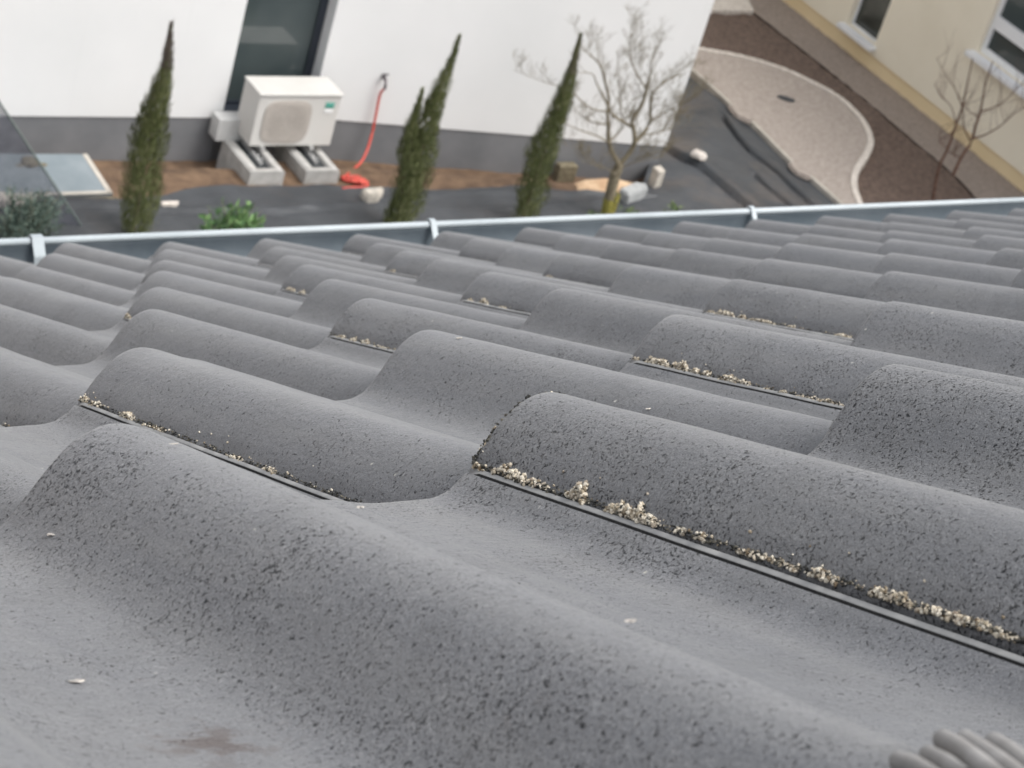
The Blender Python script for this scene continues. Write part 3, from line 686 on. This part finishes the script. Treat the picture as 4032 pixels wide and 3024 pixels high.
bm.faces.new(vs); bmesh.ops.recalc_face_normals(bm,faces=bm.faces[:])
ext=bmesh.ops.extrude_face_region(bm,geom=bm.faces[:]); 
for v in [e for e in ext['geom'] if isinstance(e,bmesh.types.BMVert)]: v.co.z-=.17
bmesh.ops.recalc_face_normals(bm,faces=bm.faces[:]); o=obj('paving',bm,M['edging']); tag(o,kind='structure')
# ------------------------------------------------------------------ cream house
ch=empty('cream_house',(XH,16,0)); tag(ch,'cream rendered house with an ochre plinth and white window sills','house')
def cpart(name,bm,m,parent=None,sm=False):
    o=obj(name,bm,m,ch if parent is None else parent,sm)
    if parent is None: o.matrix_parent_inverse=Matrix.Translation((-XH,-16,0))
    return o
def onX(x,y,X=XH):
    r=ray(x,y); return C0+r*((X-CX)/r.x)
zp=.285
def wall_with_holes(X0,X1,y0,y1,z0,z1,holes,m):
    bm=bmesh.new(); ysn=sorted({y0,y1,*[h[0] for h in holes],*[h[1] for h in holes]}); zsn=sorted({z0,z1,*[h[2] for h in holes],*[h[3] for h in holes]})
    for a,b in zip(ysn,ysn[1:]):
        for c,d in zip(zsn,zsn[1:]):
            if any(h[0]<=a+1e-6 and b<=h[1]+1e-6 and h[2]<=c+1e-6 and d<=h[3]+1e-6 for h in holes): continue
            box(bm,X0,X1,a,b,c,d)
    bmesh.ops.remove_doubles(bm,verts=bm.verts[:],dist=1e-5)
    # drop interior duplicate faces
    seen={}
    for f in bm.faces: seen.setdefault(tuple(sorted(v.index for v in f.verts)),[]).append(f)
    bm.verts.index_update(); seen={}
    for f in bm.faces: seen.setdefault(tuple(sorted(v.index for v in f.verts)),[]).append(f)
    bmesh.ops.delete(bm,geom=[f for L in seen.values() if len(L)>1 for f in L],context='FACES_ONLY')
    return bm
g_=onX(3366,85,XH+.09); g2_=onX(3471,165,XH+.09)
W1=(g2_.y-.0,g_.y+.03,.40,1.75)
f_=onX(3856,195,XH+.03); W2=(12.6,f_.y+.0,1.09,2.45)
bm=wall_with_holes(XH,XH+.3,9.5,26,zp,6.2,[W1,W2],None); box(bm,XH+.302,XH+8,9.5,26,zp,6.2)
cpart('wall',bm,M['cream'])
bm=bmesh.new(); box(bm,XH+.018,XH+8,9.5,26,-.3,zp-.002); cpart('plinth',bm,M['yellow'])
bm=bmesh.new(); box(bm,XH-.4,XH+8.4,9.2,26.3,6.2,6.35); cpart('roof',bm,M['upvc'])
def window(Wn,fw,midbar,sillt,x0,sill_o,sillz,seg):
    y0,y1,z0,z1=Wn; X0=XH+x0
    bm=bmesh.new()
    box(bm,X0,X0+.07,y0+.001,y0+fw,z0+.001,z1-.001); box(bm,X0,X0+.07,y1-fw,y1-.001,z0+.001,z1-.001)
    box(bm,X0,X0+.07,y0+fw,y1-fw,z0+.001,z0+fw*1.3); box(bm,X0,X0+.07,y0+fw,y1-fw,z1-fw,z1-.001)
    if midbar:
        box(bm,X0-.01,X0+.072,y0+fw,y1-fw,midbar,midbar+.14)
    o=cpart('window',bm,M['upvc'])
    bm=bmesh.new(); box(bm,X0+.03,X0+.045,y0+fw*.9,y1-fw*.9,z0+fw,z1-fw*.9); obj('pane',bm,M['glass2'] if not midbar else M['glass'],o)
    bm=bmesh.new(); L=y1-y0+.10; n=seg
    for i in range(n):
        a=y0-.05+L*i/n+.003; b=y0-.05+L*(i+1)/n-.003
        box(bm,XH-sill_o,X0-.001,a,b,sillz-sillt,sillz,bev=.008)
    obj('sill',bm,M['upvc'],o)
    return o
window(W1,.02,0,.055,.07,.10,.398,1)
window(W2,.055,1.40,.06,.05,.12,1.088,7)
# ------------------------------------------------------------------ small things on the ground
def rock(name,px,py,z,size,m,lab,cat,seed,sq=(1,1,.6),rot=0):
    r2=random.Random(seed); p=G(px,py,z); bm=bmesh.new(); lump(bm,(0,0,0),size,r2,2,sq,.10)
    for v in bm.verts: v.co+=v.co.normalized()*size*.25*noise.noise(v.co*(1.8/size)+Vector((seed,0,0)))
    for v in bm.verts: 
        if v.co.z<-size*sq[2]*.5: v.co.z=-size*sq[2]*.5
    o=obj(name,bm,m); o.location=p+Vector((0,0,size*sq[2]*.4)); o.rotation_euler=(0,0,rot); tag(o,lab,cat); return o
def block(name,pts_px,z0,h,m,lab,cat,bev=.015):
    ps=[G(x,y,z0+h) for x,y in pts_px]; c=sum(ps,Vector())/len(ps); bm=bmesh.new()
    prism(bm,[(p.x,p.y) for p in ps],z0,z0+h)
    bmesh.ops.bevel(bm,geom=bm.edges[:],offset=bev,segments=2,affect='EDGES')
    for v in bm.verts: v.co+=Vector((noise.noise(v.co*9),noise.noise(v.co*9+Vector((5,0,0))),noise.noise(v.co*9+Vector((0,7,0)))))*bev*.5
    o=recenter(obj(name,bm,m),(c.x,c.y,z0)); tag(o,lab,cat); return o
block('stone_block',[(1424,738),(1445,768),(1490,768),(1515,742),(1505,732)],.02,.10,M['stone'],'cream stone block beside the second cypress, at the end of the red hose','stone')
block('paving_stub',[(632,792),(640,804),(702,804),(706,788)],.02,.05,M['edging'],'small pinkish white stone right of the first cypress','stone',.008)
block('grey_block',[(2440,738),(2476,768),(2552,745),(2548,722),(2500,715)],.01,.12,M['gstone'],'pale grey concrete block beside the trunk of the bare tree','block')
block('brick_post',[(2572,655),(2596,678),(2622,672),(2600,650)],.0,.22,M['stone'],'upright pinkish brick standing by the house corner','brick',.006)
rock('white_stone',2750,618,.19,.085,M['edging'],'small bright stone lying on the dusty membrane right of the house corner','stone',5,(1,.7,.6),-.6)
rock('pebble',20,800,.04,.12,M['edging'],'pinkish stone at the far left edge behind the grey shrub','stone',6,(1.3,.8,.5),-.5)
rock('pebble',97,790,.04,.075,M['edging'],'pale stone seen through the grey shrub below the blue grey panel','stone',7,(1.3,.8,.6),.2)
block('edge_stone',[(2868,412),(2900,452),(2960,480),(2975,465),(2925,402),(2885,392)],.13,.055,M['path'],'pale rounded slab at the upper end of the path edge','stone',.02)
block('edge_stone',[(3103,640),(3135,675),(3190,700),(3202,688),(3150,640),(3115,628)],.13,.055,M['path'],'pale rounded slab at the lower end of the path edge','stone',.02)
# brown block at the plinth and sandy heaps
bm=bmesh.new(); a=VP(2175,655,RPp,RAZ); b=VP(2252,660,RPp,RAZ); box(bm,a.x,b.x,a.y-.13,a.y-.03,-.2,-.02,bev=.01); o=recenter(obj('brown_board',bm,M['bark']),(a.x,a.y-.1,-.2)); tag(o,'short brown board leaning on the plinth near the house corner','board')
def heap(pxs,h,m,lab,name='sand_heap'):
    ps=[G(*p) for p in pxs]; c=sum(ps,Vector())/len(ps); bm=bmesh.new(); rings=[]
    N_=60; per=resample(ps+[ps[0]],N_+1)[:-1]; K=9
    for k in range(K+1):
        f=k/K; ring=[]
        for p in per:
            q=p.lerp(c,f); zz=-.03+soilz(q.x,q.y)*.7+(h+.03)*(1-(1-f)**2.2)+.02*noise.noise(Vector((q.x*8,q.y*8,1)))
            ring.append(bm.verts.new((q.x,q.y,zz)))
        rings.append(ring)
    for r0,r1 in zip(rings[:-1],rings[1:-1]+[rings[-1]]):
        for i in range(N_): bm.faces.new((r0[i],r0[(i+1)%N_],r1[(i+1)%N_],r1[i]))
    bmesh.ops.remove_doubles(bm,verts=bm.verts[:],dist=1e-4); bmesh.ops.recalc_face_normals(bm,faces=bm.faces[:])
    o=recenter(obj(name,bm,m,None,True),(c.x,c.y,0)); tag(o,lab,'heap'); return o
heap([(2255,712),(2262,745),(2330,770),(2400,768),(2470,745),(2540,735),(2560,728),(2500,700),(2440,685),(2350,682),(2280,688)],.05,M['sand'],'low heap of orange sand at the foot of the wall behind the bare tree')
heap([(2560,728),(2590,760),(2640,810),(2670,850),(2760,850),(2752,820),(2715,785),(2650,785),(2600,745),(2570,722)],.06,M['sand'],'tongue of orange sand between the two membrane sheets')
# dark scrap on the path
rock('dark_scrap',3095,392,.168,.055,M['memA'],'small dark crumpled scrap lying on the beige path','scrap',9,(1.9,.7,.5),-.65)
# blue grey panel over the light well
pf=[G(-260,784,.06),G(445,762,.06)]; pb=[]
for x,y in ((-300,604),(343,607)): pb.append(G(x,y,.06))
bm=bmesh.new(); q=[pf[0],pf[1],pb[1],pb[0]]; up=[bm.verts.new(p) for p in q]; dn_=[bm.verts.new(p-Vector((0,0,.03))) for p in q]
bm.faces.new(up); bm.faces.new(dn_[::-1])
for i in range(4): bm.faces.new((up[i],dn_[i],dn_[(i+1)%4],up[(i+1)%4]))
bmesh.ops.recalc_face_normals(bm,faces=bm.faces[:])
wp=empty('light_well_cover',pf[1]); tag(wp,'blue grey flat panel with a beige rim beside the first cypress','panel')
o=obj('panel',bm,M['sheet'],wp); o.matrix_parent_inverse=Matrix.Translation(-pf[1])
bm=bmesh.new(); e1=(pf[1]-pf[0]).normalized(); e2=(pb[1]-pf[1]).normalized()
tz=Vector((0,0,.004))
for (a,b,inn) in ((pf[0],pf[1],e2),(pf[1],pb[1],-e1)):
    vs=[bm.verts.new(p) for p in (a+tz,b+tz,b+tz+inn*.045,a+tz+inn*.045,a-Vector((0,0,.032)),b-Vector((0,0,.032)))]
    bm.faces.new(vs[:4]); bm.faces.new((vs[4],vs[5],vs[1],vs[0]))
bmesh.ops.recalc_face_normals(bm,faces=bm.faces[:]); o=obj('rim',bm,M['trim'],wp); o.matrix_parent_inverse=Matrix.Translation(-pf[1])
bm=bmesh.new(); box(bm,pf[0].x,pf[1].x+.05,pf[1].y-.02,pf[1].y+.0,-.04,.025); o=obj('support_board',bm,M['bark'],wp); o.matrix_parent_inverse=Matrix.Translation(-pf[1])
sp_=VP(113,650,(0,15.1),0)
bm=bmesh.new(); lump(bm,(0,0,0),.075,random.Random(3),3,(1,1,.8),.06); lump(bm,(.10,-.02,-.02),.05,random.Random(4),2,(1.3,.8,.7),.1); lump(bm,(-.09,-.03,-.02),.045,random.Random(8),2,(1.3,.8,.7),.1)
o=obj('round_stone',bm,M['bark'],None,True); o.location=(sp_.x,15.1,max(.06,sp_.z)); tag(o,'round brown lump lying on the blue grey panel','stone')
# ------------------------------------------------------------------ plants
def leaf(bm,p,d,side,L,Wd):
    d=d.normalized(); s=side.normalized()*Wd; n=d.cross(side).normalized()*Wd*.25
    v=[bm.verts.new(q) for q in (p,p+d*L*.45+s+n,p+d*L,p+d*L*.45-s+n)]; bm.faces.new(v)
def rv(r2): return Vector((r2.uniform(-1,1),r2.uniform(-1,1),r2.uniform(-1,1)))
def cypress(px,py,tips,lab,seed,n=5200,dry=.0):
    r2=random.Random(seed); b=G(px,py); root=empty('cypress',b); tag(root,lab,'cypress','columnar cypresses along the white wall')
    bt=bmesh.new(); bf=bmesh.new(); bd=bmesh.new()
    for (tx,ty,w0,z0,share) in tips:
        T=VP(tx,ty,(0,b.y),0)-b; H=T.z; ax=Vector((T.x,0,H)); ph=r2.uniform(0,6)
        tube(bt,[(0,0,-.05),ax*.5,ax*.95],[.02,.012,.003],6)
        m=int(n*share*1.7)
        for i in range(m):
            f=(r2.random()**.85)*(1-z0)+z0
            if f<.12: wr_=w0*(.72+f*2.2)
            elif f<.45: wr_=w0*(1.0)
            else: wr_=w0*max(.03,(1-(f-.45)/.56))**1.15
            wr_*=1+.22*math.sin(f*23+ph)*1.6*noise.noise(Vector((f*6,ph,0)))+.25*noise.noise(Vector((f*14,ph,seed)))
            a=r2.uniform(0,2*math.pi); rr=wr_*math.sqrt(r2.uniform(.15,1)); 
            bulge=1+.30*noise.noise(Vector((math.cos(a)*1.6,math.sin(a)*1.6,f*7+seed)))
            p=ax*f+Vector((math.cos(a)*rr*bulge,math.sin(a)*rr*bulge,0)); p.x+=.02*math.sin(f*9+ph)
            if f>.72 and r2.random()<(f-.72)*2.2: continue
            d=Vector((math.cos(a)*.28,math.sin(a)*.28,1))+rv(r2)*.22
            L=r2.uniform(.035,.085)*(1 if f<.8 else .8); W_l=r2.uniform(.003,.007)*(1 if f<.7 else .6)
            leaf(bd if (f>.80 and r2.random()<dry) else bf,p,d,Vector((-math.sin(a),math.cos(a),r2.uniform(-.3,.3))),L,W_l)
        for k in range(int(60*share+8)):       # loose wisps at the tip
            f=r2.uniform(.55,1.0); p=ax*f+Vector((r2.uniform(-1,1),r2.uniform(-1,1),0))*w0*(1.05-f)*.9; d=Vector((r2.uniform(-.25,.3),r2.uniform(-.25,.25),1)); L=r2.uniform(.06,.12)*(1.1-f*.4)
            tube(bd if dry else bf,[p,p+d*L*.5+rv(r2)*.004,p+d*L],[.0022,.0018,.0008],3)
    obj('trunk',bt,M['bark'],root); obj('crown',bf,M['cypress'],root)
    if len(bd.verts): obj('dry_tip',bd,M['drytip'],root)
    else: bd.free()
    return root
cypress(520,930,[(675,100,.165,0,1)],'slender green cypress with a thin brown dry tip, left of the outdoor unit',1,dry=.8)
cypress(1560,910,[(1800,150,.15,0,.62),(1655,355,.12,0,.45)],'green cypress with two pointed tips, right of the red hose',2,6000)
cypress(2050,890,[(2290,145,.145,0,1)],'narrow green cypress standing just left of the bare tree',3,4800,dry=.3)
def branch(bm,p,d,L,r,depth,r2,up,spread,seg=4):
    pts=[p]; rads=[r]; q=p.copy(); dd=d.normalized()
    for i in range(seg):
        dd=(dd+rv(r2)*.16+Vector((0,0,up*.10))).normalized(); q=q+dd*L/seg; pts.append(q.copy()); rads.append(r*(1-.55*(i+1)/seg))
    tube(bm,pts,rads,5 if depth>1 else 4,False)
    if depth<=0: return
    k=r2.choice((2,3,3,4)) if depth>1 else r2.choice((2,3,3))
    for i in range(k):
        t=r2.uniform(.35,1) if i else 1; ii=min(seg-1,int(t*seg)); pp=pts[ii].lerp(pts[ii+1],t*seg-ii) if t<1 else pts[-1]
        side=rv(r2); side.z*=.5
        nd=(dd+side.normalized()*spread).normalized()
        branch(bm,pp,nd,L*r2.uniform(.55,.8),max(rads[ii+1]*.72,.0013),depth-1,r2,up,spread)
def px_limb(b,L,dy=0):
    return [VP(x,y,(0,b.y+dy*k/len(L)),0)-b for k,(x,y) in enumerate(L)]
r2=random.Random(21); b=G(2385,860); tre=empty('bare_tree',b); tag(tre,'leafless small tree with a mossy trunk in front of the white house corner','tree')
bm=bmesh.new(); tube(bm,[(0,0,-.05)]+px_limb(b,[(2392,830),(2400,780)]),[.062,.060,.056],12); 
for i in range(260):
    a=r2.uniform(0,6.28); z=r2.uniform(0,.27); lump(bm,(.056*math.cos(a)+.02*z,.056*math.sin(a),z),r2.uniform(.006,.014),r2,1)
obj('mossy_stem',bm,M['mossbark'],tre)
bm=bmesh.new()
tube(bm,px_limb(b,[(2400,785),(2410,735),(2425,680),(2440,648)]),[.054,.052,.050,.046],12)
limbs=[([(2440,650),(2410,600),(2398,560),(2395,490),(2392,440),(2398,390),(2385,330),(2370,270),(2345,235),(2290,190)],.030,.2),
([(2440,650),(2480,600),(2500,560),(2495,510),(2490,470),(2530,410),(2545,350),(2560,300),(2570,220),(2600,180)],.034,-.1),
([(2500,560),(2530,530),(2560,480),(2560,420),(2575,360),(2640,310),(2700,290)],.024,.15),
([(2495,505),(2455,480),(2415,455),(2400,430),(2350,330),(2330,290),(2250,285)],.020,-.3),
([(2398,560),(2350,535),(2290,515),(2230,490),(2160,470)],.013,-.1),
([(2400,440),(2340,432),(2290,400),(2240,350),(2150,325),(2020,275)],.011,.2),
([(2545,350),(2500,280),(2480,200),(2485,120)],.012,.3),([(2560,480),(2620,440),(2690,410),(2720,395)],.011,-.2),
([(2530,530),(2590,525),(2650,500),(2690,480)],.010,.2),([(2395,490),(2330,480),(2270,440),(2250,400)],.012,.3),
([(2425,690),(2370,655),(2300,640),(2265,600)],.008,-.2),([(2450,660),(2500,640),(2580,625)],.008,-.2),
([(2398,560),(2450,500),(2445,430),(2440,350),(2430,240)],.014,.4)]
for L,r,dy in limbs:
    pts=smooth_curve(px_limb(b,L,dy),22); tube(bm,pts,[max(.0020,r*.8*(1-.86*i/21)) for i in range(22)],6)
    for i in range(3,22):
        if r2.random()<(.9 if L[-1][0]>2260 else .35):
            t=(pts[min(i+1,21)]-pts[i-1]).normalized(); d=(t*.8+Vector((r2.uniform(-.8,.9),r2.uniform(-.6,.6),r2.uniform(.0,1.0)))*.9).normalized()
            branch(bm,pts[i],d,r2.uniform(.07,.17),max(.0024,r*.24*(1-.6*i/21)),3,r2,.9,.75)
obj('limbs',bm,M['palebark'],tre)
r2=random.Random(33); b=G(3668,830,.04); ts=empty('bare_shrub',b); tag(ts,'leafless reddish stemmed young tree in the mulch before the cream house','tree')
bm=bmesh.new()
def xl(L): 
    return [VP(x,y,(0,b.y+.02*k),0)-b for k,(x,y) in enumerate(L)]
SL2=[([(3668,830),(3680,740),(3700,650),(3732,585),(3765,490),(3790,420),(3800,370),(3830,230)],.020),
([(3752,690),(3775,640),(3790,610),(3825,560),(3840,500),(3860,440),(3880,330),(3910,240)],.019),
([(3830,545),(3880,530),(3940,495),(3990,450),(4040,420)],.010),([(3860,440),(3920,420),(3975,380),(4010,340)],.009),
([(3790,618),(3762,615),(3738,600)],.008),([(3820,555),(3795,500),(3790,430),(3760,350),(3720,290),(3690,230)],.008),
([(3765,490),(3745,420),(3700,370),(3680,330)],.006),([(3732,585),(3700,560),(3705,500)],.005),([(3850,460),(3800,425),(3770,380)],.006)]
for L,r in SL2:
    pts=smooth_curve(xl(L),16); tube(bm,pts,[max(.003,r*(1-.7*i/15)) for i in range(16)],6)
    for i in range(5,16):
        if r2.random()<.5:
            d=Vector((r2.uniform(-1,1),r2.uniform(-.6,.6),r2.uniform(.2,1))); branch(bm,pts[i],d,r2.uniform(.12,.3),.0032,1,r2,1,.6)
obj('stems',bm,M['barkred'],ts)
def leafy(px,py,rad,hgt,n,m,name,lab,cat,seed,ll=(.04,.09),lw=(.008,.018),stems=14,lean=(0,0)):
    r2=random.Random(seed); b=G(px,py); root=empty(name,b); tag(root,lab,cat)
    bs=bmesh.new(); bf=bmesh.new()
    for k in range(stems):
        a=r2.uniform(0,6.28); rr=rad*r2.uniform(.2,1); top=Vector((math.cos(a)*rr+lean[0],math.sin(a)*rr+lean[1],hgt*r2.uniform(.55,1)*(1-.35*(rr/rad)**2)))
        pts=smooth_curve([Vector((0,0,-.03)),top*.5+rv(r2)*.04,top],8); tube(bs,pts,[.006*(1-.7*i/7) for i in range(8)],4)
        for i in range(n//stems):
            f=r2.uniform(.25,1.0); q=pts[min(7,int(f*7))]+rv(r2)*.045; t=(pts[min(7,int(f*7)+1)]-pts[int(f*7)-1 if f*7>=1 else 0])
            leaf(bf,q,t.normalized()*.6+rv(r2)*.8,rv(r2),r2.uniform(*ll),r2.uniform(*lw))
    obj('stem',bs,M['bark'],root); obj('leaves',bf,m,root); return root
leafy(90,985,.36,.58,4200,M['olive'],'grey_shrub','grey green shrub with wispy shoots at the far left above the gutter','shrub',41,(.03,.075),(.004,.010),34)
leafy(870,1010,.36,.62,720,M['laurel'],'laurel_shrub','bright fresh green leafy shrub just above the gutter left of centre','shrub',43,(.06,.12),(.014,.024),30)
leafy(2330,915,.13,.26,360,M['weed'],'weed','low yellow green weed at the foot of the bare tree','weed',44,(.03,.06),(.006,.014),10)
leafy(2470,905,.12,.24,300,M['weed'],'weed','low green weed below the pale grey block','weed',45,(.03,.06),(.006,.014),10)
leafy(2620,900,.12,.30,300,M['weed'],'weed','low green weed growing over the orange sand near the gutter','weed',46,(.03,.06),(.006,.014),10)
# dark garden net with a slanting edge cord at the left border
NY=14.15
def npt(x,y): return VP(x,y,(0,NY),0)
e0,e1=npt(-160,165),npt(352,925)
nr=empty('garden_net',(e1.x,NY,0)); tag(nr,'dark see-through garden net with a slanting edge at the far left','net')
bm=bmesh.new(); k=0; x=e1.x-.01
while x>e0.x:
    t=(x-e1.x)/(e0.x-e1.x); zt=e1.z+(e0.z-e1.z)*t; r2=.0037
    box(bm,x-r2,x+r2,NY-.001,NY+.001,.02,zt); x-=.0145
z=.05
while z<e0.z:
    t=max(0,(z-e1.z)/(e0.z-e1.z)); xr=e1.x+(e0.x-e1.x)*t
    if xr-e0.x>.02: box(bm,e0.x,xr,NY+.0012,NY+.0025,z-.0018,z+.0018)
    z+=.03
bm.transform(Matrix.Translation((-e1.x,-NY,0))); tag(obj('threads',bm,M['netting'],nr),kind='stuff')
bm=bmesh.new(); tube(bm,[e1+Vector((0,0,-.02))-Vector((e1.x,NY,0)),e0-Vector((e1.x,NY,0))],.008,6); obj('edge_cord',bm,M['cord'],nr)
bm=bmesh.new(); box(bm,e0.x-.02-e1.x,e0.x-e1.x,-.012,.012,-.02,e0.z+.02); obj('post',bm,M['anth'],nr)
